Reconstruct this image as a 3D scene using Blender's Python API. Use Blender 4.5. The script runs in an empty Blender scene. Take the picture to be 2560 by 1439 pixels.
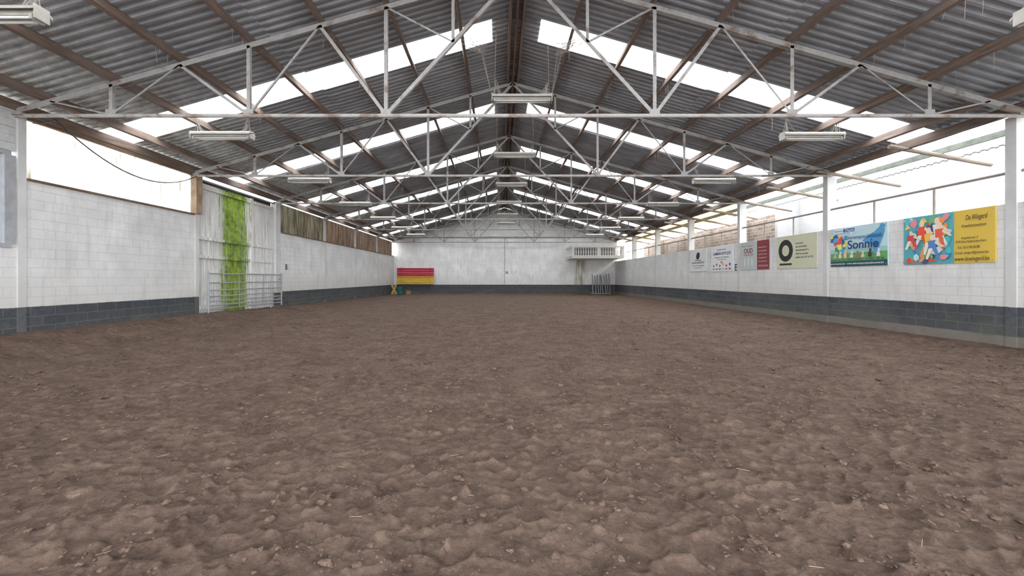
import bpy, bmesh, math, random
import numpy as np
from mathutils import Vector, Matrix
random.seed(4); rng=np.random.default_rng(7)
S=bpy.context.scene
COL=S.collection
# ------------------------------------------------------------------ constants
F=1100.0; CAMZ=1.45
XL,XR=-9.6,10.4; CX=0.4; YE=39.8; Y0=-3.5
TR=[3.6+5.1*i for i in range(8)]        # truss stations
def zc(o): return 7.56-0.281*o          # top chord centre line
def zr(o): return zc(o)+0.28            # roof sheet
# ------------------------------------------------------------------ node helpers
def newmat(name):
    m=bpy.data.materials.new(name); m.use_nodes=True
    nt=m.node_tree; nt.nodes.clear()
    out=nt.nodes.new('ShaderNodeOutputMaterial'); b=nt.nodes.new('ShaderNodeBsdfPrincipled')
    nt.links.new(b.outputs[0],out.inputs[0]); b.inputs['Roughness'].default_value=.8
    b.inputs['Specular IOR Level'].default_value=.25
    return m,nt,b,out
def N(nt,t,**k):
    n=nt.nodes.new(t)
    for a,v in k.items(): setattr(n,a,v)
    return n
def setin(nt,s,v):
    if isinstance(v,bpy.types.NodeSocket): nt.links.new(v,s)
    else:
        if s.type=='RGBA' and len(v)==3: v=(*v,1)
        s.default_value=v
def mix(nt,f,a,b,bt='MIX'):
    n=N(nt,'ShaderNodeMix',data_type='RGBA',blend_type=bt)
    setin(nt,n.inputs['Factor'],f); setin(nt,n.inputs[6],a); setin(nt,n.inputs[7],b)
    return n.outputs[2]
def math_(nt,op,a,b=0.0,clamp=False):
    n=N(nt,'ShaderNodeMath',operation=op,use_clamp=clamp); setin(nt,n.inputs[0],a); setin(nt,n.inputs[1],b); return n.outputs[0]
def ramp(nt,v,lo,hi,a=0.0,b=1.0):
    n=N(nt,'ShaderNodeMapRange'); setin(nt,n.inputs[0],v)
    for i,x in zip((1,2,3,4),(lo,hi,a,b)): n.inputs[i].default_value=x
    return n.outputs[0]
def pos(nt): return N(nt,'ShaderNodeNewGeometry').outputs['Position']
def sep(nt,v):
    n=N(nt,'ShaderNodeSeparateXYZ'); setin(nt,n.inputs[0],v); return n.outputs
def comb(nt,x,y,z):
    n=N(nt,'ShaderNodeCombineXYZ')
    for i,v in enumerate((x,y,z)): setin(nt,n.inputs[i],v)
    return n.outputs[0]
def scl(nt,v,s):
    n=N(nt,'ShaderNodeMapping'); setin(nt,n.inputs[0],v); n.inputs['Scale'].default_value=s; return n.outputs[0]
def noise(nt,v,s=1.0,d=4.0,r=.55,dist=0.0):
    n=N(nt,'ShaderNodeTexNoise'); setin(nt,n.inputs['Vector'],v)
    n.inputs['Scale'].default_value=s; n.inputs['Detail'].default_value=d; n.inputs['Roughness'].default_value=r; n.inputs['Distortion'].default_value=dist
    return n.outputs[0]
def bump(nt,b,h,st=.3,dist=.02):
    n=N(nt,'ShaderNodeBump'); setin(nt,n.inputs['Height'],h); n.inputs['Strength'].default_value=st; n.inputs['Distance'].default_value=dist
    nt.links.new(n.outputs[0],b.inputs['Normal'])
def plain(name,c,r=.7,met=0.0,var=.12,sc=6.0):
    m,nt,b,o=newmat(name)
    nz=noise(nt,pos(nt),sc,5)
    d=tuple(x*(1-2*var) for x in c)
    setin(nt,b.inputs['Base Color'],mix(nt,ramp(nt,nz,.3,.7),d,c))
    b.inputs['Roughness'].default_value=r; b.inputs['Metallic'].default_value=met
    return m
# ------------------------------------------------------------------ mesh builder
class MB:
    def __init__(s): s.v=[]; s.f=[]; s.m=[]
    def add(s,vs,fs,mi=0):
        o=len(s.v); s.v+= [tuple(v) for v in vs]
        for f in fs: s.f.append([i+o for i in f]); s.m.append(mi)
    def box(s,x0,x1,y0,y1,z0,z1,mi=0):
        s.add([(x0,y0,z0),(x1,y0,z0),(x1,y1,z0),(x0,y1,z0),(x0,y0,z1),(x1,y0,z1),(x1,y1,z1),(x0,y1,z1)],
              [(0,3,2,1),(4,5,6,7),(0,1,5,4),(1,2,6,5),(2,3,7,6),(3,0,4,7)],mi)
    def prism(s,p,q,prof,up=(0,1,0),mi=0):
        p=Vector(p);q=Vector(q);d=(q-p).normalized();up=Vector(up)
        a=d.cross(up)
        if a.length<1e-4: a=d.cross(Vector((1,0,0)))
        a.normalize(); b=a.cross(d).normalized(); n=len(prof)
        vs=[p+a*u+b*w for u,w in prof]+[q+a*u+b*w for u,w in prof]
        fs=[(i,(i+1)%n,(i+1)%n+n,i+n) for i in range(n)]+[tuple(range(n-1,-1,-1)),tuple(range(n,2*n))]
        s.add(vs,fs,mi)
    def ell(s,p,q,w=.07,t=.01,up=(0,1,0),mi=0):
        h=w/2; s.prism(p,q,[(-h,0),(h,0),(h,t),(-h+t,t),(-h+t,w),(-h,w)],up,mi)
    def bar(s,p,q,w,h,up=(0,0,1),mi=0):
        s.prism(p,q,[(-w/2,-h/2),(w/2,-h/2),(w/2,h/2),(-w/2,h/2)],up,mi)
    def rod(s,p,q,r,n=8,mi=0):
        s.prism(p,q,[(r*math.cos(2*math.pi*i/n),r*math.sin(2*math.pi*i/n)) for i in range(n)],(.3,.5,.81),mi)
    def lathe(s,c,prof,n=10,mi=0):
        vs=[];fs=[]
        for r,z in prof:
            for i in range(n):
                a=2*math.pi*i/n; vs.append((c[0]+r*math.cos(a),c[1]+r*math.sin(a),c[2]+z))
        for k in range(len(prof)-1):
            for i in range(n):
                fs.append((k*n+i,k*n+(i+1)%n,(k+1)*n+(i+1)%n,(k+1)*n+i))
        fs+= [tuple(range(n-1,-1,-1)),tuple((len(prof)-1)*n+i for i in range(n))]
        s.add(vs,fs,mi)
    def obj(s,name,mats,parent=None,smooth=False):
        me=bpy.data.meshes.new(name); me.from_pydata(s.v,[],s.f)
        if not isinstance(mats,(list,tuple)): mats=[mats]
        for m in mats: me.materials.append(m)
        me.polygons.foreach_set('material_index',s.m)
        if smooth: me.polygons.foreach_set('use_smooth',[True]*len(s.f))
        me.update(); o=bpy.data.objects.new(name,me); COL.objects.link(o)
        if parent: o.parent=parent
        return o
def empty(name,loc=(0,0,0),mw=None):
    e=bpy.data.objects.new(name,None); COL.objects.link(e); e.empty_display_size=.1
    if mw is not None: e.matrix_world=mw
    else: e.location=loc
    return e
# ------------------------------------------------------------------ materials
def wallmat(name,axis,plinth=False,far=False,blocks=True,k=1.0):
    m,nt,b,o=newmat(name)
    P=pos(nt); x,y,z=sep(nt,P)
    br=N(nt,'ShaderNodeTexBrick'); setin(nt,br.inputs['Vector'],comb(nt,y if axis=='y' else x,math_(nt,'ADD',z,-.063),0.0))
    br.inputs['Scale'].default_value=1; br.inputs['Brick Width'].default_value=.5; br.inputs['Row Height'].default_value=.2
    br.inputs['Mortar Size'].default_value=.008; br.inputs['Mortar Smooth'].default_value=.3
    br.inputs['Color1'].default_value=(1,1,1,1); br.inputs['Color2'].default_value=(.2,.2,.2,1); br.inputs['Mortar'].default_value=(0,0,0,1)
    n1=noise(nt,P,1.1,6,.6); n2=noise(nt,scl(nt,P,(6,6,.9)),1.0,5,.6); n3=noise(nt,P,9,6,.65); n4=noise(nt,P,.45,5,.6)
    wh=mix(nt,ramp(nt,n1,.35,.7),tuple(k*q for q in (.65,.65,.65)),tuple(k*q for q in (.82,.825,.83)))
    wh=mix(nt,ramp(nt,n2,.50,.75,0,.4),wh,(.44,.42,.385))
    wh=mix(nt,ramp(nt,n3,.58,.75,0,.35),wh,(.50,.49,.47))
    wh=mix(nt,ramp(nt,n4,.5,.68,0,.25),wh,(.52,.51,.49))
    dust=math_(nt,'MULTIPLY',ramp(nt,z,1.7,.86,0,.5),ramp(nt,n1,.32,.62))
    wh=mix(nt,dust,wh,(.43,.38,.33))
    if far:
        sx=math_(nt,'MULTIPLY',ramp(nt,x,6.6,7.0),ramp(nt,x,7.9,7.5)); sx=math_(nt,'MULTIPLY',sx,ramp(nt,z,3.4,3.0)); sx=math_(nt,'MULTIPLY',sx,ramp(nt,n2,.34,.55,0,.8))
        wh=mix(nt,sx,wh,(.27,.24,.12))
        wh=mix(nt,ramp(nt,z,5.1,5.3,0,.22),wh,(.5,.5,.48))
    gr=mix(nt,ramp(nt,n3,.3,.7),(.050,.057,.066),(.095,.104,.118))
    gr=mix(nt,ramp(nt,z,.7,.15,0,.45),gr,(.15,.13,.115))
    if blocks: gr=mix(nt,math_(nt,'MULTIPLY',br.outputs['Color'],.6),gr,(.045,.050,.058))
    if plinth: gr=mix(nt,math_(nt,'MULTIPLY',ramp(nt,n4,.42,.6),.3),gr,(.16,.155,.15))
    if blocks: gr=mix(nt,ramp(nt,br.outputs['Fac'],0,1,0,.55),gr,(.17,.175,.18))
    edge=math_(nt,'ADD',z,ramp(nt,n3,.3,.7,-.006,.006))
    if blocks:
        wh=mix(nt,ramp(nt,br.outputs['Fac'],0,1,0,.28),wh,(.38,.37,.36))
    c=mix(nt,ramp(nt,edge,.860,.868),gr,wh)
    if plinth:
        c=mix(nt,ramp(nt,math_(nt,'ADD',z,ramp(nt,n1,.3,.7,-.02,.02)),.255,.27),mix(nt,n3,(.15,.13,.112),(.24,.215,.195)),c)
    if not far:
        g=math_(nt,'MULTIPLY',ramp(nt,n1,.5,.68,0,.35),ramp(nt,z,1.0,.4))
        c=mix(nt,g,c,(.12,.14,.09))
    if blocks:
        h=math_(nt,'ADD',math_(nt,'MULTIPLY',br.outputs['Fac'],-1.0),math_(nt,'MULTIPLY',n3,.7))
    else: h=n3
    setin(nt,b.inputs['Base Color'],c)
    bump(nt,b,h,.5,.012)
    b.inputs['Roughness'].default_value=.75
    return m
M_wl=wallmat('painted_block_left','y'); M_wr=wallmat('painted_block_right','y',plinth=True); M_wf=wallmat('painted_block_far','x',far=True,k=1.10)
M_colm=wallmat('painted_column','y',plinth=True,blocks=False,k=.85)
def woodmat(name,c1,c2,axis=(8,.7,8),r=.85):
    m,nt,b,o=newmat(name); P=pos(nt)
    n=noise(nt,scl(nt,P,axis),2.0,6,.65); n2=noise(nt,P,.9,3)
    c=mix(nt,ramp(nt,n,.3,.7),c1,c2); c=mix(nt,ramp(nt,n2,.45,.7,0,.6),c,tuple(.5*x+.5*.16 for x in c2))
    setin(nt,b.inputs['Base Color'],c); b.inputs['Roughness'].default_value=r; bump(nt,b,n,.4,.01); return m
M_purlin=woodmat('aged_purlin_wood',(.10,.068,.054),(.27,.20,.165))
M_ridge=woodmat('ridge_wood',(.09,.04,.025),(.26,.13,.08))
M_pole=woodmat('bleached_pole_wood',(.16,.12,.09),(.30,.25,.21),(1,8,8))
M_sill=woodmat('sill_wood',(.10,.06,.04),(.22,.14,.09))
def steel(name,base,rust,amt):
    m,nt,b,o=newmat(name); P=pos(nt)
    n=noise(nt,P,3.5,7,.7); n2=noise(nt,P,14,4,.6)
    c=mix(nt,ramp(nt,n2,.3,.7),tuple(.78*x for x in base),base); c=mix(nt,ramp(nt,n,amt,amt+.12,0,.8),c,rust)
    setin(nt,b.inputs['Base Color'],c); b.inputs['Roughness'].default_value=.6; return m
M_truss=steel('weathered_painted_steel',(.38,.37,.365),(.16,.10,.075),.53)
M_chord=steel('weathered_chord_steel',(.44,.425,.415),(.20,.12,.08),.51)
M_galv=steel('galvanised_steel',(.42,.43,.45),(.25,.20,.16),.64)
M_galv.node_tree.nodes['Principled BSDF'].inputs['Metallic'].default_value=.35
M_concg=plain('grey_concrete',(.36,.35,.34),.85,var=.15,sc=3)
M_rust=plain('rust_stained_timber',(.50,.36,.26),.85,var=.3,sc=3)
# roof sheeting
m,nt,b,o=newmat('fibre_cement_roof'); P=pos(nt)
n=noise(nt,scl(nt,P,(.5,3,.5)),1.6,6,.6); n2=noise(nt,P,5,6,.7); n3=noise(nt,P,.35,3)
c=mix(nt,ramp(nt,n,.3,.7),(.225,.236,.26),(.40,.415,.45)); c=mix(nt,ramp(nt,n2,.5,.75,0,.5),c,(.48,.49,.51))
c=mix(nt,ramp(nt,n3,.52,.66,0,.35),c,(.22,.21,.21))
x,y,z=sep(nt,P)
c=mix(nt,math_(nt,'MULTIPLY',ramp(nt,x,-6.5,-9.2,0,.85),ramp(nt,n2,.35,.6)),c,(.62,.62,.58))
setin(nt,b.inputs['Base Color'],c); b.inputs['Roughness'].default_value=.8; bump(nt,b,n2,.2,.01); M_roof=m
# translucent sheeting
def sheetmat(name,c1,c2,tr,dirt=.5):
    m,nt,b,o=newmat(name); nt.nodes.remove(b); P=pos(nt)
    n=noise(nt,scl(nt,P,(1,4,.6)),1.5,5,.6)
    col=mix(nt,ramp(nt,n,dirt,dirt+.25),c1,c2)
    t=N(nt,'ShaderNodeBsdfTransparent'); l=N(nt,'ShaderNodeBsdfTranslucent'); d=N(nt,'ShaderNodeBsdfDiffuse')
    setin(nt,t.inputs[0],col); setin(nt,l.inputs[0],col); setin(nt,d.inputs[0],col)
    a=N(nt,'ShaderNodeMixShader'); a.inputs[0].default_value=.25; nt.links.new(l.outputs[0],a.inputs[1]); nt.links.new(d.outputs[0],a.inputs[2])
    q=N(nt,'ShaderNodeMixShader'); q.inputs[0].default_value=1-tr; nt.links.new(t.outputs[0],q.inputs[1]); nt.links.new(a.outputs[0],q.inputs[2])
    nt.links.new(q.outputs[0],o.inputs[0]); return m
M_sky=sheetmat('translucent_roof_sheet',(.93,.95,.96),(.72,.72,.68),.55,.55)
M_side=sheetmat('translucent_side_sheet',(.50,.50,.48),(.12,.10,.07),.08,.47)
M_can=sheetmat('translucent_canopy_sheet',(.93,.95,.95),(.8,.8,.76),.5,.5)
M_cany=sheetmat('yellowed_canopy_sheet',(.50,.42,.28),(.20,.14,.08),.12,.4)
M_mould=sheetmat('mouldy_side_sheet',(.048,.043,.030),(.014,.012,.008),.02,.38)
M_mould2=sheetmat('brown_side_sheet',(.048,.033,.025),(.016,.011,.008),.015,.38)
# soil
m,nt,b,o=newmat('arena_soil'); P=pos(nt)
at=N(nt,'ShaderNodeAttribute',attribute_name='dry').outputs['Fac']
n=noise(nt,P,3.0,8,.7); n2=noise(nt,P,18,10,.80,.4); n3=noise(nt,P,.45,4); n5=noise(nt,P,60,6,.78)
f=math_(nt,'ADD',math_(nt,'MULTIPLY',at,.46),math_(nt,'MULTIPLY',ramp(nt,n2,.3,.7),.54))
c=mix(nt,ramp(nt,f,.12,.86),(.066,.042,.034),(.272,.193,.153))
c=mix(nt,ramp(nt,n,.42,.68,0,.35),c,(.165,.111,.086)); c=mix(nt,ramp(nt,n3,.45,.65,0,.2),c,(.13,.085,.066))
c=mix(nt,ramp(nt,n5,.56,.69,0,.6),c,(.040,.025,.020)); c=mix(nt,ramp(nt,n5,.42,.30,0,.35),c,(.34,.25,.198))
setin(nt,b.inputs['Base Color'],c); b.inputs['Roughness'].default_value=.95; b.inputs['Specular IOR Level'].default_value=.1
vo=N(nt,'ShaderNodeTexVoronoi'); setin(nt,vo.inputs['Vector'],P); vo.inputs['Scale'].default_value=55
bump(nt,b,math_(nt,'ADD',math_(nt,'ADD',math_(nt,'MULTIPLY',n2,.9),math_(nt,'MULTIPLY',n5,.5)),math_(nt,'MULTIPLY',vo.outputs[0],-.25)),1.0,.030); M_soil=m
m,nt,b,o=newmat('soil_clod'); P=pos(nt)
n=noise(nt,P,6,5,.7); n2=noise(nt,P,60,5,.7)
c=mix(nt,ramp(nt,n,.32,.68),(.060,.038,.030),(.170,.114,.088)); setin(nt,b.inputs['Base Color'],c); b.inputs['Roughness'].default_value=.95; bump(nt,b,n2,.6,.01); M_clod=m
M_straw=plain('dry_straw',(.46,.37,.23),.7)
# ------------------------------------------------------------------ floor
def hash2(ix,iy,s):
    h=(ix.astype(np.int64)*374761393+iy.astype(np.int64)*668265263+s*982451653)&0xffffffff
    h=((h^(h>>13))*1274126177)&0xffffffff
    return ((h^(h>>16))&0xffff)/65535.0
def vn(X,Y,fr,s):      # gradient noise, about -1..1
    x=X*fr+100; y=Y*fr+100; ix=np.floor(x); iy=np.floor(y); fx=x-ix; fy=y-iy
    u=fx*fx*fx*(fx*(fx*6-15)+10); v=fy*fy*fy*(fy*(fy*6-15)+10)
    def g(a,b,dx,dy):
        th=hash2(ix+a,iy+b,s)*6.28318; return np.cos(th)*dx+np.sin(th)*dy
    a=g(0,0,fx,fy);b=g(1,0,fx-1,fy);c=g(0,1,fx,fy-1);d=g(1,1,fx-1,fy-1)
    return ((a*(1-u)+b*u)*(1-v)+(c*(1-u)+d*u)*v)*1.5
ny0=40
ys=np.concatenate([np.linspace(Y0,1.2,ny0,endpoint=False),1.2*np.exp(np.linspace(0,math.log((YE+.05)/1.2),900))])
t=np.linspace(-1,1,1400)
xs=2.5*np.sinh(2.12*t); xs=xs/xs[-1]*10.05+CX
X,Y=np.meshgrid(xs,ys)
wx=X+.16*vn(X,Y,2.1,31)+.03*vn(X,Y,11,33); wy=Y+.16*vn(X,Y,2.1,32)+.03*vn(X,Y,11,34)
def bil(X,Y,f,s): return np.abs(vn(X,Y,f,s))*2-.5
crumb=np.clip((vn(wx,wy,2.2,9)+.6*vn(wx,wy,5,10)+.12)*2.2,0,1)      # patches of loose crumbs
H=.009*vn(X,Y,.7,1)+.006*vn(wx,wy,2.3,2)+.0055*vn(wx,wy,5.0,3)+.0035*vn(wx,wy,11,8)
H+=(.0042*bil(wx,wy,16,5)+.0048*bil(wx,wy*1.2,31,6))*(.16+.84*crumb)+.003*vn(X,Y,50,7)
pl=vn(wx,wy*1.7,4.6,41)+.25*vn(wx,wy,14,42); plate=np.clip((pl-.12)*10,0,1); H+=.008*plate*(1-.5*crumb)
pl2=vn(wx*1.3,wy,7.7,43)+.2*vn(wx,wy,17,44); plate2=np.clip((pl2-.2)*12,0,1); H+=.005*plate2
hoof=np.zeros_like(H)
for k in range(13000):
    cy=math.exp(random.uniform(math.log(1.25),math.log(30))) ; w_=min(9.5,1.5*cy+1.5)
    cx=random.uniform(max(XL+.3,-w_),min(XR-.3,w_)); R=random.uniform(.055,.095); D=random.uniform(.007,.020)
    i0,i1=np.searchsorted(ys,[cy-2.2*R,cy+2.2*R]); j0,j1=np.searchsorted(xs,[cx-2.2*R,cx+2.2*R])
    if i1-i0<2 or j1-j0<2: continue
    th=random.uniform(0,6.28); dx=X[i0:i1,j0:j1]-cx; dy=Y[i0:i1,j0:j1]-cy
    u=dx*math.cos(th)+dy*math.sin(th); v=-dx*math.sin(th)+dy*math.cos(th); r=np.sqrt(u*u+(v*.85)**2)/R
    r=r*(1+.12*vn(X[i0:i1,j0:j1],Y[i0:i1,j0:j1],16,50))
    open_=np.clip(.6+v/R,0.05,1); ang=np.clip(.5+u/R*.8,0,1); core=np.exp(-(r/.85)**6)
    sub=H[i0:i1,j0:j1]; lvl=sub.mean()-D*.4+D*.9*(u/R)*.5
    H[i0:i1,j0:j1]=sub*(1-.85*core)+(lvl-D*(.25+.5*ang))*.85*core + D*.42*np.exp(-((r-1.12)/.26)**2)*open_
    hoof[i0:i1,j0:j1]=np.maximum(hoof[i0:i1,j0:j1],core)
def sm(a,lo,hi):
    q=np.clip((a-lo)/(hi-lo),0,1); return q*q*(3-2*q)
bl=np.interp(Y,[0,9,14,20,28,40],[.36,.36,.33,.18,.05,.0])
wob=.25*vn(X*0,Y,1.3,12)
bank=bl*sm(-(X),-XL-1.5+wob,-XL-.15)
H0=H.copy()
H+=bank
H+=.10*np.exp(-((X-(XR-.75)+wob)/.35)**2)*np.clip(1-Y/45,0,1)+.05*sm(X,XR-.6,XR)
H+=.05*sm(Y,37.5,39.5)
dry=np.clip(.40+H0*6+.26*plate+.12*plate2-.20*crumb+.20*hoof*(vn(X,Y,3,60)>-.1)+.22*vn(wx,wy,1.4,21)+.22*vn(X,Y,11,22),0,1)
nr,nc=X.shape
co=np.stack([X,Y,H],-1).reshape(-1,3).astype(np.float32)
idx=np.arange(nr*nc).reshape(nr,nc)
q=np.stack([idx[:-1,:-1],idx[:-1,1:],idx[1:,1:],idx[1:,:-1]],-1).reshape(-1,4).astype(np.int32)
def npmesh(name,co,q,mat,smooth=True):
    k=q.shape[1]; me=bpy.data.meshes.new(name)
    me.vertices.add(len(co)); me.vertices.foreach_set('co',co.astype(np.float32).ravel())
    me.loops.add(q.size); me.loops.foreach_set('vertex_index',q.astype(np.int32).ravel())
    me.polygons.add(len(q)); me.polygons.foreach_set('loop_start',np.arange(0,q.size,k,dtype=np.int32))
    me.polygons.foreach_set('loop_total',np.full(len(q),k,dtype=np.int32))
    me.update(calc_edges=True)
    me.polygons.foreach_set('use_smooth',np.full(len(q),smooth,dtype=bool))
    me.materials.append(mat); ob=bpy.data.objects.new(name,me); COL.objects.link(ob); return ob
fl=npmesh('floor',co,q,M_soil)
a=fl.data.attributes.new('dry','FLOAT','POINT'); a.data.foreach_set('value',dry.ravel().astype(np.float32))
def ij(x,y): return min(max(np.searchsorted(ys,y),1),nr-1),min(max(np.searchsorted(xs,x),1),nc-1)
def hz(x,y):
    i,j=ij(x,y); return float(H[i,j])
T=[]
for sd in (1,2):
    bm=bmesh.new(); bmesh.ops.create_icosphere(bm,subdivisions=sd,radius=1)
    T.append((np.array([v.co[:] for v in bm.verts]),np.array([[v.index for v in f.verts] for f in bm.faces]))); bm.free()
vs=[];fs=[];off=0
for k in range(60000):
    cy=math.exp(random.uniform(math.log(1.5),math.log(15))); w_=1.35*cy+.6
    cx=random.uniform(max(XL+.3,-w_),min(XR-.3,w_)); i,j=ij(cx,cy)
    if (.12+crumb[i,j])*(1-.8*hoof[i,j])<random.uniform(0.0,1.0): continue
    r=min(.024,.0046*math.exp(random.gauss(.1,.55)))*min(1.6,max(1,cy/4))
    tv,tf=T[1] if r>.011 else T[0]
    sc=np.array([r*random.uniform(.8,1.8),r*random.uniform(.8,1.8),r*random.uniform(.45,.8)])
    p=tv*(1+rng.uniform(-.32,.32,(len(tv),1)))*sc; th=random.uniform(0,6.28)
    cs,sn=math.cos(th),math.sin(th); p=np.stack([p[:,0]*cs-p[:,1]*sn,p[:,0]*sn+p[:,1]*cs,p[:,2]],1)
    vs.append(p+np.array([cx,cy,float(H[i,j])+sc[2]*.2])); fs.append(tf+off); off+=len(tv)
npmesh('soil_clods',np.concatenate(vs),np.concatenate(fs),M_clod,False)
st=MB()
for k in range(70):
    cy=math.exp(random.uniform(math.log(2.2),math.log(14))); cx=random.uniform(-1.2*cy,1.2*cy)
    cx=max(XL+.5,min(XR-.5,cx)); L=random.uniform(.015,.045); th=random.uniform(0,3.14); z=hz(cx,cy)+.012
    st.rod((cx-L*math.cos(th),cy-L*math.sin(th),z),(cx+L*math.cos(th),cy+L*math.sin(th),z+random.uniform(-.006,.01)),.0011,4)
st.obj('straw_bits',M_straw)
# ------------------------------------------------------------------ walls
ZL,ZRW=3.43,2.97
w=MB()
w.box(XL-.2,XL,Y0,6.3,0,4.9); w.box(XL-.2,XL,6.3,8.62,0,2.05); w.box(XL-.2,XL,8.62,14.0,0,ZL)
w.box(XL-.2,XL,19.2,YE,0,ZL)
w.obj('wall_left',M_wl)
w=MB(); w.box(XR,XR+.2,Y0,YE,0,ZRW); w.obj('wall_right',M_wr)
w=MB()
gv=[(XL-.2,0),(XR+.2,0),(XR+.2,zr(10.1)-.05),(CX,zr(0)-.03),(XL-.2,zr(10.1)-.05)]
n=len(gv); w.add([(x,YE,z) for x,z in gv]+[(x,YE+.25,z) for x,z in gv],[tuple(range(n)),tuple(range(2*n-1,n-1,-1))]+[(i,i+n,(i+1)%n+n,(i+1)%n) for i in range(n)])
w.obj('wall_back',M_wf)
tb=MB(); tb.box(XL+.6,XR-.6,YE-.07,YE,5.08,5.15); tb.box(.40,.45,YE-.02,YE,.87,5.08); tb.obj('trim_1',M_concg)
for i,yy in enumerate([8.82,13.92,24.12,29.22,34.32,3.72,-1.38]):
    c=MB(); c.box(XL-.20,XL+.025,yy-.08,yy+.08,.02,4.72)
    if abs(yy-13.92)<.1: c.box(XL-.1,XL+.10,yy-.15,yy+.14,ZL+.05,4.70,1)
    c.obj('concrete_column',[M_colm,M_rust])
for k in range(-2,7):
    yy=8.94+5.1*k
    if yy>YE-.3: continue
    c=MB(); c.box(XR-.025,XR+.27,yy-.10,yy+.10,.0,4.72); c.obj('concrete_column',M_colm)
def side_panel(name,y0,y1,z0,z1,mat,xx=XL-.08):
    n=int((y1-y0)/.019); y=np.linspace(y0,y1,n); dx=.010*np.sin(y/.076*2*math.pi)
    v=np.concatenate([np.stack([xx+dx,y,np.full(n,z0)],1),np.stack([xx+dx,y,np.full(n,z1)],1)])
    q=np.array([[i,i+1,n+i+1,n+i] for i in range(n-1)]); return npmesh(name,v,q,mat)
side_panel('window_1',8.92,13.78,ZL+.03,4.72,M_side)
cols=[M_mould,M_mould2,M_mould2,M_mould2]
for i in range(4):
    y0=19.35+5.1*i-.1; side_panel('window_%d'%(i+2),y0,min(y0+4.8,YE-.1),ZL+.03,4.72,cols[i])
s=MB()
s.box(XL-.1,XL+.05,8.92,13.78,ZL,ZL+.045); s.box(XL-.06,XL+.02,8.92,13.78,4.66,4.74)
s.box(XL-.1,XL+.04,19.3,YE-.05,ZL,ZL+.04)
for y in (21.9,27,32.1): s.box(XL-.07,XL-.03,y,y+.06,ZL,4.7)
s.obj('trim_2',M_sill)
M_frame=plain('grey_window_frame',(.40,.41,.43),.6); M_pl=plain('white_plank',(.62,.63,.64),.75,var=.12)
m,nt,b,o=newmat('window_glass'); b.inputs['Base Color'].default_value=(.80,.84,.90,1); b.inputs['Roughness'].default_value=.12; b.inputs['Transmission Weight'].default_value=.5; M_glass=m
s=MB()
for a in range(6): s.box(XL-.12,XL+.02+.006*(a%2),6.3,8.70,3.95+a*.155,3.95+a*.155+.15,1)
s.box(XL-.1,XL+.03,6.3,8.62,3.86,3.94); s.box(XL-.1,XL+.03,6.3,8.62,2.05,2.13); s.box(XL-.1,XL+.03,8.5,8.70,2.13,3.86); s.box(XL-.1,XL+.03,6.3,6.4,2.13,3.86); s.box(XL-.08,XL+.01,7.4,7.47,2.13,3.86)
s.box(XL-.06,XL-.04,6.4,8.5,2.13,3.86,2)
s.obj('window_6',[M_frame,M_pl,M_glass])
# ------------------------------------------------------------------ barn door
m,nt,b,o=newmat('algae_stained_boards'); P=pos(nt); x,y,z=sep(nt,P)
ns=noise(nt,scl(nt,P,(1,9,.5)),1.6,6,.65); n3=noise(nt,P,5,5,.6)
wv=ramp(nt,ns,.3,.62); c=mix(nt,wv,(.42,.41,.40),(.84,.84,.83)); c=mix(nt,ramp(nt,n3,.55,.7,0,.4),c,(.40,.35,.31))
yy=math_(nt,'ADD',y,ramp(nt,ns,.25,.75,-.45,.45))
g=math_(nt,'MULTIPLY',ramp(nt,yy,15.25,15.5),ramp(nt,yy,17.0,16.75)); g=math_(nt,'MULTIPLY',g,ramp(nt,ns,.28,.5,.55,1))
gc=mix(nt,ramp(nt,n3,.35,.65),(.10,.17,.02),(.32,.46,.06)); c=mix(nt,g,c,gc)
setin(nt,b.inputs['Base Color'],c); M_door=m
M_gap=plain('dark_timber_gap',(.05,.045,.04),.9)
d=empty('barn_door')
p=MB(); y=14.15
while y<17.05:
    p.box(XL-.16-random.uniform(0,.015),XL-.12,y,y+.145,.25,4.55); y+=.155
y=17.22
while y<18.75: p.box(XL-.12-random.uniform(0,.015),XL-.08,y,y+.14,.25,4.35); y+=.15
p.obj('boards',M_door,d)
p=MB(); 
for z in (2.15,2.75,): p.bar((XL-.09,14.1,z),(XL-.09,18.75,z-.02),.08,.10)
p.box(XL-.11,XL-.04,17.06,17.2,.2,4.55)
for z in (.5,4.42): p.bar((XL-.09,14.1,z),(XL-.09,18.75,z),.06,.12)
p.obj('rails',M_door,d)
p=MB(); p.box(XL-.26,XL-.2,14.05,18.8,0,4.7); p.obj('backing',M_gap,d)
p=MB(); p.rod((XL-.02,14.12,4.62),(XL-.02,18.78,4.62),.03); p.obj('slide_rail',M_galv,d)
c=MB(); c.box(XL-.2,XL+.03,18.82,19.19,0.02,4.7); c.obj('concrete_column',M_colm)
g=MB(); gx=XL+.16
zsb=[.42,.55,.69,.85,1.05,1.30,1.60]
for z in zsb: g.rod((gx,14.25,z),(gx,19.0,z),.024)
for y in (14.25,19.0): g.rod((gx,y,.30),(gx,y,1.66),.03)
for y in (15.9,17.5): g.bar((gx+.02,y,.42),(gx+.02,y,1.6),.05,.012,up=(1,0,0))
for z in (.6,1.4): g.rod((gx,19.0,z),(gx-.125,19.0,z),.02)
g.obj('metal_farm_gate',M_galv,smooth=False)
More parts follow.
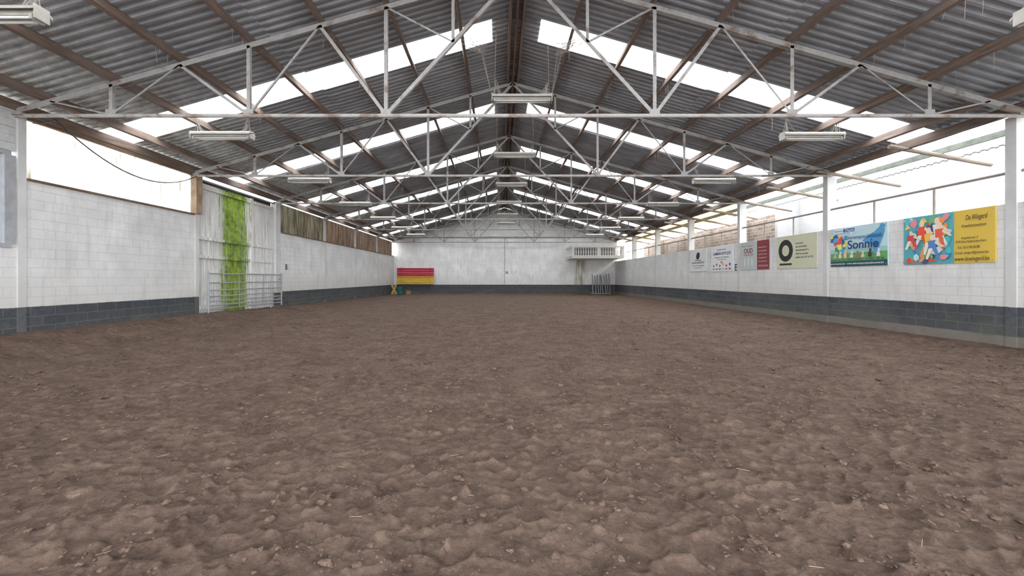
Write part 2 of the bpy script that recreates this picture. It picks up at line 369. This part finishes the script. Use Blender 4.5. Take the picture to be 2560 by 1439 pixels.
# ------------------------------------------------------------------ trusses
for ty in TR:
    t=MB(); zb=4.66
    t.rod((CX-10.0,ty,zb),(CX+10.0,ty,zb),.038,10,1)
    for sgn in (-1,1):
        T_=lambda o:(CX+sgn*o,ty,zc(o)); B=lambda o:(CX+sgn*o,ty,zb+.02)
        t.ell(T_(0),T_(10.0),.10,.014)
        for o in (2.66,5.38,8.1): t.ell(B(o),T_(o),.07,.009)
        t.ell(B(2.66),T_(0),.07,.009)
        md=(CX+sgn*1.33,ty,(zb+.02+zc(0))/2)
        t.ell(md,T_(1.33),.06,.008); t.ell(md,T_(2.66),.035,.006)
        t.ell(B(2.66),T_(3.97),.065,.009); t.ell(B(5.38),T_(3.97),.035,.006)
        t.ell(B(5.38),T_(6.74),.055,.009); t.ell(B(8.1),T_(6.74),.028,.006)
        t.ell(B(8.1),T_(9.3),.028,.006)
        for o in (2.66,5.38,8.1): t.box(CX+sgn*o-.1,CX+sgn*o+.1,ty-.006,ty+.006,zb-.02,zb+.13)
        t.box(CX+sgn*9.95-.15,CX+sgn*9.95+.15,ty-.08,ty+.08,zb-.0,zb+.06)
    t.obj('roof_truss',[M_truss,M_chord])
p=MB()
for sgn in (-1,1):
    for o in (1.33,2.66,3.97,5.38,6.74,8.1,9.45):
        x=CX+sgn*o; p.bar((x,Y0,zc(o)+.15),(x,YE-.02,zc(o)+.15),.075,.19,up=(sgn*.27,0,.96))
    x=CX+sgn*.16; p.bar((x,Y0,zc(.16)+.15),(x,YE-.02,zc(.16)+.15),.07,.24)
    x=CX+sgn*10.02; p.bar((x,Y0,4.86),(x,YE-.02,4.86),.11,.2)
p.obj('roof_purlins',M_purlin)
p=MB(); p.bar((CX,Y0,zc(0)+.02),(CX,YE-.02,zc(0)+.02),.05,.16); p.obj('ridge_beam',M_ridge)
PIT=.2
def prof(y): 
    ph=(y/PIT)%1.0; return np.interp(ph,[0,.3,.42,.88,1.0],[0,0,.042,.042,0])
def yl(a,b):
    k=np.arange(math.floor(a/PIT)-1,math.ceil(b/PIT)+2)
    y=np.sort(np.concatenate([(k+f)*PIT for f in (0,.3,.42,.88)])); y=y[(y>a+1e-4)&(y<b-1e-4)]
    return np.concatenate([[a],y,[b]])
def strip(vs,fs,off,sgn,o0,o1,y0,y1,dz):
    y=yl(y0,y1); n=len(y); h=prof(y)
    A=np.stack([np.full(n,CX+sgn*o0),y,zr(o0)+h+dz],1); B=np.stack([np.full(n,CX+sgn*o1),y,zr(o1)+h+dz-.012],1)
    vs.append(np.concatenate([A,B])); fs.append(np.array([[i,i+1,n+i+1,n+i] for i in range(n-1)])+off); return off+2*n
sky=[(6.0+5.1*k-.5,6.0+5.1*k+.5) for k in range(7)]
rows=[(.55,2.75),(2.7,5.1),(5.05,7.5),(7.45,10.25)]
ov=[];of=[];oo=0
for sgn in (-1,1):
    oo=strip(ov,of,oo,sgn,0.0,.6,Y0,YE+.3,.03)
    for ri,(a0,a1) in enumerate(rows):
        dz=(.0 if ri%2 else .012)
        yy=Y0
        for (s0,s1) in sky:
            oo=strip(ov,of,oo,sgn,a0,a1,yy,s0,dz); yy=s1
        oo=strip(ov,of,oo,sgn,a0,a1,yy,YE+.3,dz)
npmesh('ceiling',np.concatenate(ov),np.concatenate(of),M_roof,False)
for (s0,s1) in sky:
    vs=[];fs=[];o2=0
    for sgn in (-1,1):
        for ri,(a0,a1) in enumerate(rows): o2=strip(vs,fs,o2,sgn,a0,a1,s0-.03,s1+.03,.02)
    npmesh('roof_skylight',np.concatenate(vs),np.concatenate(fs),M_sky,False)
# ------------------------------------------------------------------ right side canopy, poles, rail
M_edge=plain('corrugated_edge_shadowed',(.10,.10,.10),.8)  # dark strip along the canopy edge, gutter shade put into its colour
def can(name,y0,y1,mat):
    y=yl(y0,y1); n=len(y); h=prof(y)*.6
    A=np.stack([np.full(n,10.55),y,4.98+h],1); B=np.stack([np.full(n,12.0),y,4.62+h],1)
    npmesh(name,np.concatenate([A,B]),np.array([[i,i+1,n+i+1,n+i] for i in range(n-1)]),mat,False)
    A=np.stack([np.full(n,12.0),y,4.62+h],1); B=np.stack([np.full(n,12.0),y,4.585+h],1)
    npmesh('canopy_edge_shade',np.concatenate([A,B]),np.array([[i,i+1,n+i+1,n+i] for i in range(n-1)]),M_edge,False)
can('canopy_roof',Y0,20.5,M_can); can('canopy_roof',20.5,YE,M_cany)
p=MB(); yy=1.0
while yy<YE-1:
    p.rod((9.9,yy,4.80),(12.5,yy,4.34),.055,10); yy+=2.55
p.obj('canopy_rafters',M_pole)
p=MB(); p.bar((11.3,Y0,4.70),(11.3,YE-.1,4.70),.07,.14); p.obj('canopy_beam',plain('mossy_grey_beam',(.22,.24,.21),.8,var=.2))
p=MB(); xr=XR+.1; p.rod((xr,Y0,3.62),(xr,YE-.1,3.62),.03,8)
yy=8.94-5.1*2
while yy<YE-.5: p.rod((xr,yy,ZRW-.02),(xr,yy,3.62),.024,8); yy+=1.7
p.obj('spectator_handrail',steel('painted_handrail',(.30,.27,.25),(.20,.13,.10),.55))
M_ow=plain('white_rendered_wall',(.33,.332,.335),.8,var=.03)
w=MB(); w.box(14.0,14.3,Y0-2,20.8,-.15,5.2); w.obj('wall_outer_white',M_ow)
m,nt,b,o=newmat('tan_brick'); P=pos(nt); x,y,z=sep(nt,P)
br=N(nt,'ShaderNodeTexBrick'); setin(nt,br.inputs['Vector'],comb(nt,y,z,0.0)); br.inputs['Scale'].default_value=1
br.inputs['Brick Width'].default_value=.44; br.inputs['Row Height'].default_value=.16; br.inputs['Mortar Size'].default_value=.015
br.inputs['Color1'].default_value=(.24,.19,.16,1); br.inputs['Color2'].default_value=(.15,.11,.09,1); br.inputs['Mortar'].default_value=(.3,.28,.25,1)
setin(nt,b.inputs['Base Color'],br.outputs[0]); M_tb=m
w=MB(); w.box(13.0,13.3,20.8,YE,-.15,4.5); w.box(13.0,14.0,20.6,20.8,-.15,5.2,1)
for y in (23,27,31,35): w.box(12.8,13.0,y,y+.4,-.15,4.5)
w.obj('wall_outer_brick',[M_tb,M_ow])
g=MB(); g.box(-60,60,-40,90,-.25,-.15); g.obj('ground_outside',plain('outside_ground',(.45,.44,.42),.9))
# ------------------------------------------------------------------ far-end balcony
b_=empty('balcony'); bx0,bx1,by=6.0,10.35,36.6; M_bal=plain('whitewashed_balustrade',(.80,.79,.77),.8,var=.08)
p=MB(); p.box(bx0,bx1,by,YE-.01,3.10,3.24); p.box(bx0-.05,bx1,by-.05,by+.25,3.24,3.34); p.box(bx0-.05,bx0+.2,by,YE-.01,3.24,3.34)
p.box(bx0-.06,bx1,by-.06,by+.2,4.02,4.14); p.box(bx0-.06,bx0+.2,by,YE-.01,4.02,4.14)
for x in (bx0-.04,8.1,bx1-.26): p.box(x,x+.24,by-.04,by+.2,3.3,4.05)
p.obj('slab_and_rail',M_bal,b_)
p=MB(); pr=[(.055,0),(.055,.05),(.026,.09),(.042,.2),(.060,.28),(.038,.4),(.026,.5),(.026,.58),(.05,.64),(.05,.7)]
for k in range(20):
    x=bx0+.34+k*.205
    if abs(x-8.22)<.16: continue
    p.lathe((x,by+.08,3.33),pr,10)
for k in range(14): p.lathe((bx0+.08,by+.35+k*.2,3.33),pr,10)
p.obj('balusters',M_bal,b_,True)
p=MB(); p.box(bx0+.3,bx1,YE-.03,YE-.005,3.24,4.3); p.obj('gap_shade_panel',plain('shadow_grey_panel',(.14,.14,.14),.8),b_)  # dark panel added on the wall, its colour paints shade between the balusters
# ------------------------------------------------------------------ jump poles
pc=[(.42,.03,.07),(.56,.04,.09),(.66,.08,.13),(.54,.05,.05),(.78,.36,.05),(.86,.55,.05),(.86,.62,.06),(.82,.50,.05)]
pm=[plain('pole_paint_%d'%i,c,.45,var=.08) for i,c in enumerate(pc)]
e=empty('jump_pole_rack'); p=MB()
for i in range(8): p.rod((-9.25,YE-.24,2.28-i*.185),(-5.95,YE-.24,2.28-i*.185),.080,14,i)
p.obj('poles',pm,e,False)
p=MB()
for x in (-8.9,-6.3):
    p.box(x-.012,x+.012,YE-.09,YE-.04,.04,2.5)
    for i in range(8): p.box(x-.03,x+.03,YE-.33,YE-.04,2.28-i*.185-.094,2.28-i*.185-.082)
p.obj('brackets',plain('dark_bracket',(.10,.105,.11),.7),e)
def xblock(name,x,y,z,sx,h,mat,rot):
    p=MB(); 
    for sgn in (-1,1):
        p.bar((-sx*sgn,0,.03),(sx*sgn,0,h),.16,.12,up=(0,1,0))
    p.box(-sx*1.2,sx*1.2,-.14,.14,0,.07); p.box(-sx*.9,sx*.9,-.1,.1,h-.05,h+.03)
    o=p.obj(name,mat); o.location=(x,y,z); o.rotation_euler[2]=rot
    bv=o.modifiers.new('bevel','BEVEL'); bv.width=.015; bv.segments=2; return o
xblock('cavaletti_block',-9.2,38.2,.05,.2,.8,plain('ochre_plastic',(.50,.36,.10),.5),.3)
xblock('cavaletti_block',-8.65,38.0,.05,.2,.62,plain('teal_plastic',(.03,.20,.19),.5),-.4)
xblock('cavaletti_block',-8.0,38.4,.05,.18,.3,plain('brown_plastic',(.35,.22,.12),.5),.2)
p=MB(); M_up=plain('grey_uprights',(.30,.31,.33),.6)
for k in range(8):
    x=8.25+k*.22+random.uniform(-.04,.04); ln=random.uniform(-.12,.12)
    p.rod((x,39.0-.1*(k%3),.03),(x+ln,39.62,1.75+random.uniform(-.12,.12)),.045,8)
    if k%2==0: p.bar((x-.22,39.0-.1*(k%3),.1),(x+.22,39.0-.1*(k%3),.1),.06,.08)
p.obj('jump_uprights',M_up)
# ------------------------------------------------------------------ fluorescent lights
M_lw=plain('yellowed_white_enamel',(.56,.54,.50),.5,var=.12); M_tube=plain('unlit_tube_glass',(.82,.82,.80),.25,var=.03); M_wire=plain('hanging_wire',(.2,.17,.15),.6); M_web=plain('dusty_cobweb',(.36,.32,.29),.95)
def lamp(x,y,z,hang):
    e=empty('fluorescent_light',(x,y,z)); L=.75
    p=MB(); p.prism((-L,0,0),(L,0,0),[(-.0,-.15),(.04,-.15),(.10,-.05),(.10,.05),(.04,.15),(0,.15),(.07,.05),(.07,-.05)],(0,1,0))
    p.box(-L+.02,L-.02,-.045,.045,-.03,.03)
    for s in (-1,1): p.box(s*L-.012,s*L+.012,-.10,.10,-.09,.10); p.box(s*(L-.06)-.02,s*(L-.06)+.02,-.09,.09,-.10,-.03)
    p.obj('housing',M_lw,e)
    p=MB()
    for yy in (-.06,.06): p.rod((-L+.05,yy,-.07),(L-.05,yy,-.07),.019,10)
    p.obj('tubes',M_tube,e,True)
    p=MB()
    for s in (-1,1):
        p.rod((s*L*.92,0,.09),(s*L*.86,0,hang),.007,5)
        p.rod((s*L*.92,.08,.08),(s*L*.80,0,min(.42,hang)),.005,5)
    p.obj('hanging_wires',M_wire,e)
    p=MB()
    for s in (-1,1):
        for k in range(9):
            a=Vector((s*L*random.uniform(.55,1),random.uniform(-.1,.1),.05)); bb=Vector((s*L*.86+random.uniform(-.05,.05),0,random.uniform(.2,.5))); p.rod(a,bb,.005,4)
    p.obj('dust_webs',M_web,e)
for k in range(7):
    y=6.0+5.1*k
    for x,z in ((-7.0,5.04),(.55,5.98),(7.87,5.02)):
        lamp(x,y,z,zr(abs(x-CX))-z-.02)
# ------------------------------------------------------------------ cobwebs, cables
p=MB()
def strand(a,b,sag,r,n=10):
    a=Vector(a);b=Vector(b);pts=[a.lerp(b,i/n)-Vector((0,0,sag*4*(i/n)*(1-i/n))) for i in range(n+1)]
    for i in range(n): p.rod(pts[i],pts[i+1],r,4)
for k in range(260):
    o=random.choice([1.33,2.66,3.97,5.38,6.74,8.1,9.4]); sg=random.choice([-1,1]); y=math.exp(random.uniform(math.log(5),math.log(34)))
    x=CX+sg*o; z=zc(o)+.06; L=random.uniform(.05,.4)
    q=Vector((x+random.uniform(-.04,.04),y+random.uniform(-.03,.03),z-L)); strand((x,y,z),q,0,random.uniform(.0015,.004),2)
for ty in TR:
    for k in range(30):
        o=random.choice([1.33,1.33,2.66,3.97,5.38,6.74,8.1]); sg=random.choice([-1,1]); x=CX+sg*o
        a=(x,ty,zc(o)-random.uniform(0,.3)); b=(x+random.uniform(-.5,.5),ty+random.uniform(-.15,.5),zc(abs(o))+random.uniform(-.1,.1)-.05)
        strand(a,b,random.uniform(.02,.1),.002,6)
for ly in (11.1,):
    for sx in (-1,1):
        for k in range(40):
            a=Vector((CX+.1+sx*(.9+random.uniform(-.1,.1)),ly-.4,6.95+random.uniform(-.1,.25))); b=Vector((CX+.15+sx*(1.3+random.uniform(-.25,.25)),ly-.3+random.uniform(-.3,.3),7.3+random.uniform(-.1,.1))); strand(a,b,random.uniform(.02,.12),.004,6)
        for k in range(5): strand((.55+sx*.75,11.1,6.05),(CX+.1+sx*.95+random.uniform(-.06,.06),10.7,6.95),.02,.004,5)
p.obj('cobwebs',M_web)
M_cab=plain('black_cable',(.05,.045,.04),.6)
def cable(pts,sag,r=.012):
    global p
    p=MB()
    for a,b in zip(pts[:-1],pts[1:]): strand(a,b,sag,r,16)
    p.obj('electric_cable',M_cab)
cable([(-8.86,8.75,4.62),(-9.45,13.7,4.62)],.62,.014)
cable([(-9.5,8.95,4.6),(-8.6,8.7,4.68),(-7.4,8.7,4.62)],.06,.012)
cable([(-6.4,11.1,5.1),(-3.2,8.75,4.62)],.1)
cable([(9.9,8.75,4.62),(8.2,13.8,4.65)],.25)
cable([(-7,13.85,4.62),(-2,13.85,4.62),(3,13.85,4.62),(9,13.85,4.62)],.09,.008)
cable([(-8,18.95,4.62),(-2,18.95,4.62),(4,18.95,4.62)],.14,.008)
# ------------------------------------------------------------------ writing & signs
def flat(name,c): 
    m,nt,b,o=newmat(name); nz=noise(nt,pos(nt),3,3); setin(nt,b.inputs['Base Color'],mix(nt,ramp(nt,nz,.3,.7,0,.1),c,tuple(x*.8 for x in c))); b.inputs['Roughness'].default_value=.45; return m
PAL={}
def P_(c):
    if c not in PAL: PAL[c]=flat('sign_colour_%d'%len(PAL),c)
    return PAL[c]
BK=(.03,.03,.035); WH=(.82,.82,.82)
def text(s,parent,x,y,z,size,c,align='LEFT',name='lettering',shear=0,bold=0,width=None):
    cu=bpy.data.curves.new(name,'FONT'); cu.body=s; cu.size=size; cu.align_x=align; cu.extrude=.0008; cu.shear=shear; cu.offset=bold
    cu.materials.append(P_(c)); o=bpy.data.objects.new(name,cu); COL.objects.link(o)
    if parent: o.parent=parent
    o.location=(x,y,z)
    if width:
        bpy.context.view_layer.update(); w=o.dimensions[0]
        if w>0: o.scale=(width/w,1,1)
    return o
class Sign:
    def __init__(s,ya,yb,z0,z1,base):
        M=Matrix(((0,0,-1,XR-.03),(-1,0,0,ya),(0,1,0,z0),(0,0,0,1)))
        s.e=empty('advertising_sign',mw=M); s.W=ya-yb; s.H=z1-z0
        m=MB(); m.box(0,s.W,0,s.H,-.025,0); m.obj('board',P_(base),s.e); s.l=1
        m=MB()
        for a in (.05,s.W-.05):
            for b in (.05,s.H-.05): m.lathe((a,b,0),[(.012,0),(.012,.004),(.006,.006)],8)
        m.obj('screws',M_galv,s.e)
    def poly(s,pts,c,name='print'):
        s.l+=1; z=.0006*s.l; n=len(pts); m=MB(); m.add([(x*s.W,y*s.H,z) for x,y in pts],[tuple(range(n))]); return m.obj(name,P_(c),s.e)
    def rect(s,x0,y0,x1,y1,c): s.poly([(x0,y0),(x1,y0),(x1,y1),(x0,y1)],c)
    def ell(s,cx,cy,rx,ry,c,rot=0,n=24):
        k=s.H/s.W
        pts=[]
        for i in range(n):
            a=2*math.pi*i/n; u=rx*math.cos(a); v=ry*math.sin(a)
            pts.append((cx+(u*math.cos(rot)-v*math.sin(rot))*k,cy+u*math.sin(rot)+v*math.cos(rot)))
        s.poly(pts,c)
    def t(s,tx,x,y,h,c,align='LEFT',w=None,shear=0,bold=0):
        return text(tx,s.e,x*s.W,y*s.H,.0006*s.l+.0025,h*s.H*1.35,c,align,shear=shear,bold=bold,width=(w*s.W if w else None))
s=Sign(11.30,9.21,1.79,2.97,(.72,.50,.09))
s.rect(0,0,.60,1,(.12,.42,.50))
r2=random.Random(11); pc=[(.05,.25,.45),(.10,.55,.60),(.75,.10,.06),(.85,.62,.12),(.80,.80,.74),(.08,.10,.22),(.20,.50,.25),(.85,.35,.10),(.55,.75,.80),(.80,.30,.35)]
for k in range(60):
    cx,cy=r2.uniform(.04,.56),r2.uniform(.06,.94); a=r2.uniform(0,3.1); L=r2.uniform(.05,.16); Wd=r2.uniform(.03,.09)
    pts=[]
    for i in range(6):
        t_=a+i*math.pi/3; rr=(L if i%3==0 else Wd)*r2.uniform(.7,1.3); pts.append((min(.6,max(0,cx+rr*.56*math.cos(t_))),min(1,max(0,cy+rr*math.sin(t_)))))
    s.poly(pts,pc[k%len(pc)])
def fig(cx,cy,h,c,lean):
    s.ell(cx,cy+h*.52,h*.11,h*.14,(.85,.66,.50))
    s.poly([(cx-.05,cy+h*.38),(cx+.05,cy+h*.40),(cx+.04+lean*.2,cy),(cx-.04+lean*.2,cy)],c)
    s.poly([(cx-.04+lean*.2,cy+.02),(cx+.01+lean*.2,cy+.02),(cx-.05+lean,cy-h*.45),(cx-.08+lean,cy-h*.45)],(.82,.78,.70))
    s.poly([(cx+.0+lean*.2,cy+.02),(cx+.05+lean*.2,cy+.02),(cx+.09+lean,cy-h*.42),(cx+.06+lean,cy-h*.42)],c)
    s.poly([(cx+.04,cy+h*.38),(cx+.14,cy+h*.1),(cx+.12,cy+h*.06),(cx+.03,cy+h*.25)],(.85,.66,.50))
for q in ((.25,.58,.5,(.80,.10,.06),-.02),(.33,.42,.5,(.85,.55,.08),.02),(.43,.60,.5,(.82,.80,.78),.03),(.46,.50,.5,(.78,.14,.08),-.03),(.12,.48,.35,(.65,.08,.10),.0),(.38,.3,.45,(.1,.25,.55),.0)): fig(*q)
s.t('De Wingerd',.74,.80,.10,BK,w=.21,shear=.25); s.t('Kwaliteitswijnen',.70,.67,.055,BK,w=.24,shear=.3)
s.t('Kapelstraat 3',.70,.45,.045,BK,w=.16); s.t('3570 Sint-Huibrechts-Hern',.64,.38,.045,BK,w=.30); s.t('Tel.: 011/78.50.88',.66,.27,.05,BK,w=.22); s.t('E-mail: wingerd@telenet.be',.64,.17,.05,BK,w=.32)
s.t('www.dewingerd.be',.63,.04,.085,BK,w=.34); s.t('De Wingerd',.02,.03,.09,(.8,.12,.08),w=.18,shear=.25)
s=Sign(13.80,11.77,1.80,2.97,(.55,.74,.80))
s.rect(0,0,1,.14,(.03,.10,.12)); s.rect(0,.14,1,.34,(.16,.40,.15)); s.rect(0,.34,1,.45,(.35,.62,.62))
r3=random.Random(5)
for k in range(22):
    cx,cy=r3.uniform(.03,.30),r3.uniform(.4,.78); a=r3.uniform(0,6); pts=[(max(0,cx+r3.uniform(.03,.07)*math.cos(a+i*1.26)),cy+r3.uniform(.05,.12)*math.sin(a+i*1.26)) for i in range(5)]
    s.poly(pts,[(.05,.12,.35),(.75,.1,.1),(.85,.8,.2),(.1,.45,.7),(.8,.8,.8),(.08,.3,.15)][k%6])
BL=(.10,.36,.66)
s.poly([(.60,.62),(.70,.74),(.80,.80),(.88,.90),(.90,.97),(.94,.98),(.99,.90),(.955,.90),(.96,.80),(.92,.62),(.88,.48),(.85,.30),(.80,.30),(.78,.5)],BL)
def animal(x,y,h,c,ear):
    s.ell(x,y+h*.35,h*.28,h*.38,c); s.ell(x+.01,y+h*.85,h*.2,h*.2,c)
    s.poly([(x-.012,y+h*.95),(x-.004,y+h*(1.15+ear)),(x+.006,y+h)],c); s.poly([(x+.014,y+h),(x+.026,y+h*(1.15+ear)),(x+.032,y+h*.95)],c)
    s.poly([(x-.03,y),(x-.02,y+h*.4),(x+.0,y+h*.4),(x-.01,y)],c); s.poly([(x+.015,y),(x+.015,y+h*.4),(x+.035,y+h*.4),(x+.03,y)],c)
for q in ((.10,.22,.13,(.55,.50,.45),.3),(.20,.22,.16,(.75,.72,.68),0),(.30,.22,.2,(.80,.55,.35),0),(.42,.22,.14,(.8,.75,.7),.4),(.52,.22,.15,(.35,.2,.12),0),(.62,.22,.13,(.75,.6,.4),0),(.74,.22,.18,(.06,.06,.06),0),(.88,.22,.16,(.85,.82,.78),.2)): animal(*q)
s.rect(.10,.86,.50,.97,(.82,.86,.9)); s.rect(.33,.87,.49,.96,(.08,.18,.45)); s.ell(.30,.915,.05,.05,(.08,.18,.45)); s.poly([(.40,.86),(.46,.86),(.42,.79)],(.82,.86,.9))
s.t('Volg ons op',.11,.90,.04,BK,w=.15); s.t('Pagelink',.34,.89,.05,WH,w=.14)
s.t('Dierenspeciaalzaak',.32,.68,.10,(.03,.10,.25),w=.62); s.t('Sonnie',.36,.44,.22,(.02,.05,.2),w=.52,bold=.004)
s.t('Bosstraat 12 - 3830 Wellen - 012/31 46 38',.03,.155,.045,BK,w=.94); s.t('www.sonnie.be - www.dierenspeciaalzaaksonnie.be',.03,.05,.05,WH,w=.94)
s=Sign(16.46,14.40,1.80,2.97,(.62,.62,.46))
s.ell(.235,.55,.34,.34,BK,n=36); s.ell(.235,.55,.17,.17,(.62,.62,.46),n=32); s.rect(.07,.10,.40,.16,BK)
for i,tx in enumerate(['brasserie','het karrewiel','Winkelstraat 47 a','3720 Kortessem','tel/fax 011/37 65 22']): s.t(tx,.50,.72-i*.105,.055,BK,w=[.18,.26,.32,.30,.42][i])
s=Sign(18.97,16.93,1.80,2.96,(.50,.55,.55)); MR=(.26,.05,.06)
s.rect(.60,0,1,1,MR)
s.t('Brasserie - Restaurant',.05,.84,.045,(.25,.1,.1),w=.4); s.t('OUD',.13,.60,.17,MR,w=.32,bold=.006); s.t('KORTESSEM',.13,.50,.06,MR,w=.34)
for i in range(3): s.poly([(.15+i*.13,.15),(.18+i*.13,.15),(.18+i*.13,.42),(.15+i*.13,.42)],(.75,.77,.76))
for i,tx in enumerate(['feesten','recepties','zaal en terras','Dorpsstraat 12','Kortessem']): s.t(tx,.65,.74-i*.12,.05,(.75,.6,.58),w=.26)
s.t('011/37 66 33',.65,.10,.06,(.8,.65,.62),w=.30)
s=Sign(21.60,19.58,1.77,2.95,(.76,.78,.80))
s.t('Paardenvoeders',.28,.84,.06,BK,w=.42); s.t('LAMBRICHTS JOS',.10,.66,.11,(.04,.06,.2),w=.80,bold=.004); s.t('Dorpsstraat 55 - 3721 Vliermaalroot',.18,.54,.05,BK,w=.64); s.t('Tel. 012/23 45 61',.30,.45,.05,BK,w=.4)
for i,c in enumerate([(.1,.3,.2),(.75,.1,.1),(.1,.2,.5),(.8,.55,.1),(.6,.1,.3),(.1,.1,.1)]):
    s.ell(.12+i*.15,.22+.05*(i%2),.06,.05,c)
    s.rect(.07+i*.15,.07,.17+i*.15,.12,c)
s.ell(.5,.36,.07,.05,(.75,.3,.1))
s=Sign(24.0,22.1,1.80,2.93,(.74,.76,.77))
s.ell(.5,.72,.20,.16,BK,.5); s.rect(.30,.50,.70,.53,BK)
s.t('PAARDENSPORT',.12,.36,.10,BK,w=.76); s.t('ruitersport & stalbenodigdheden',.14,.25,.05,BK,w=.72); s.t('Tel. 011/37 72 10',.28,.14,.05,BK,w=.44)
def letter(ch,M,size):
    o=text(ch,None,0,0,0,size,BK,'CENTER','dressage_letter',bold=.004); o.matrix_world=M
letter('B',Matrix(((0,0,1,XL+.015),(1,0,0,19.75),(0,1,0,1.83),(0,0,0,1))),.36)
letter('A',Matrix(((1,0,0,.62),(0,0,-1,YE-.015),(0,1,0,1.83),(0,0,0,1))),.40)
letter('E',Matrix(((0,0,-1,XR-.015),(-1,0,0,19.38),(0,1,0,1.78),(0,0,0,1))),.42)
# ------------------------------------------------------------------ light
wd=bpy.data.worlds.new('overcast_sky'); S.world=wd; wd.use_nodes=True
bg=wd.node_tree.nodes['Background']; bg.inputs[0].default_value=(.965,.985,1,1); bg.inputs[1].default_value=8.8
S.view_settings.view_transform='Standard'
# ------------------------------------------------------------------ camera
cd=bpy.data.cameras.new('camera'); cam=bpy.data.objects.new('camera',cd); COL.objects.link(cam)
cam.location=(0,0,CAMZ); cam.rotation_euler=(math.radians(90),0,0)
cd.sensor_width=36; cd.lens=F/2560*36; cd.shift_x=30/2560; cd.shift_y=-24.5/2560; cd.clip_start=.05; cd.clip_end=300
S.camera=cam
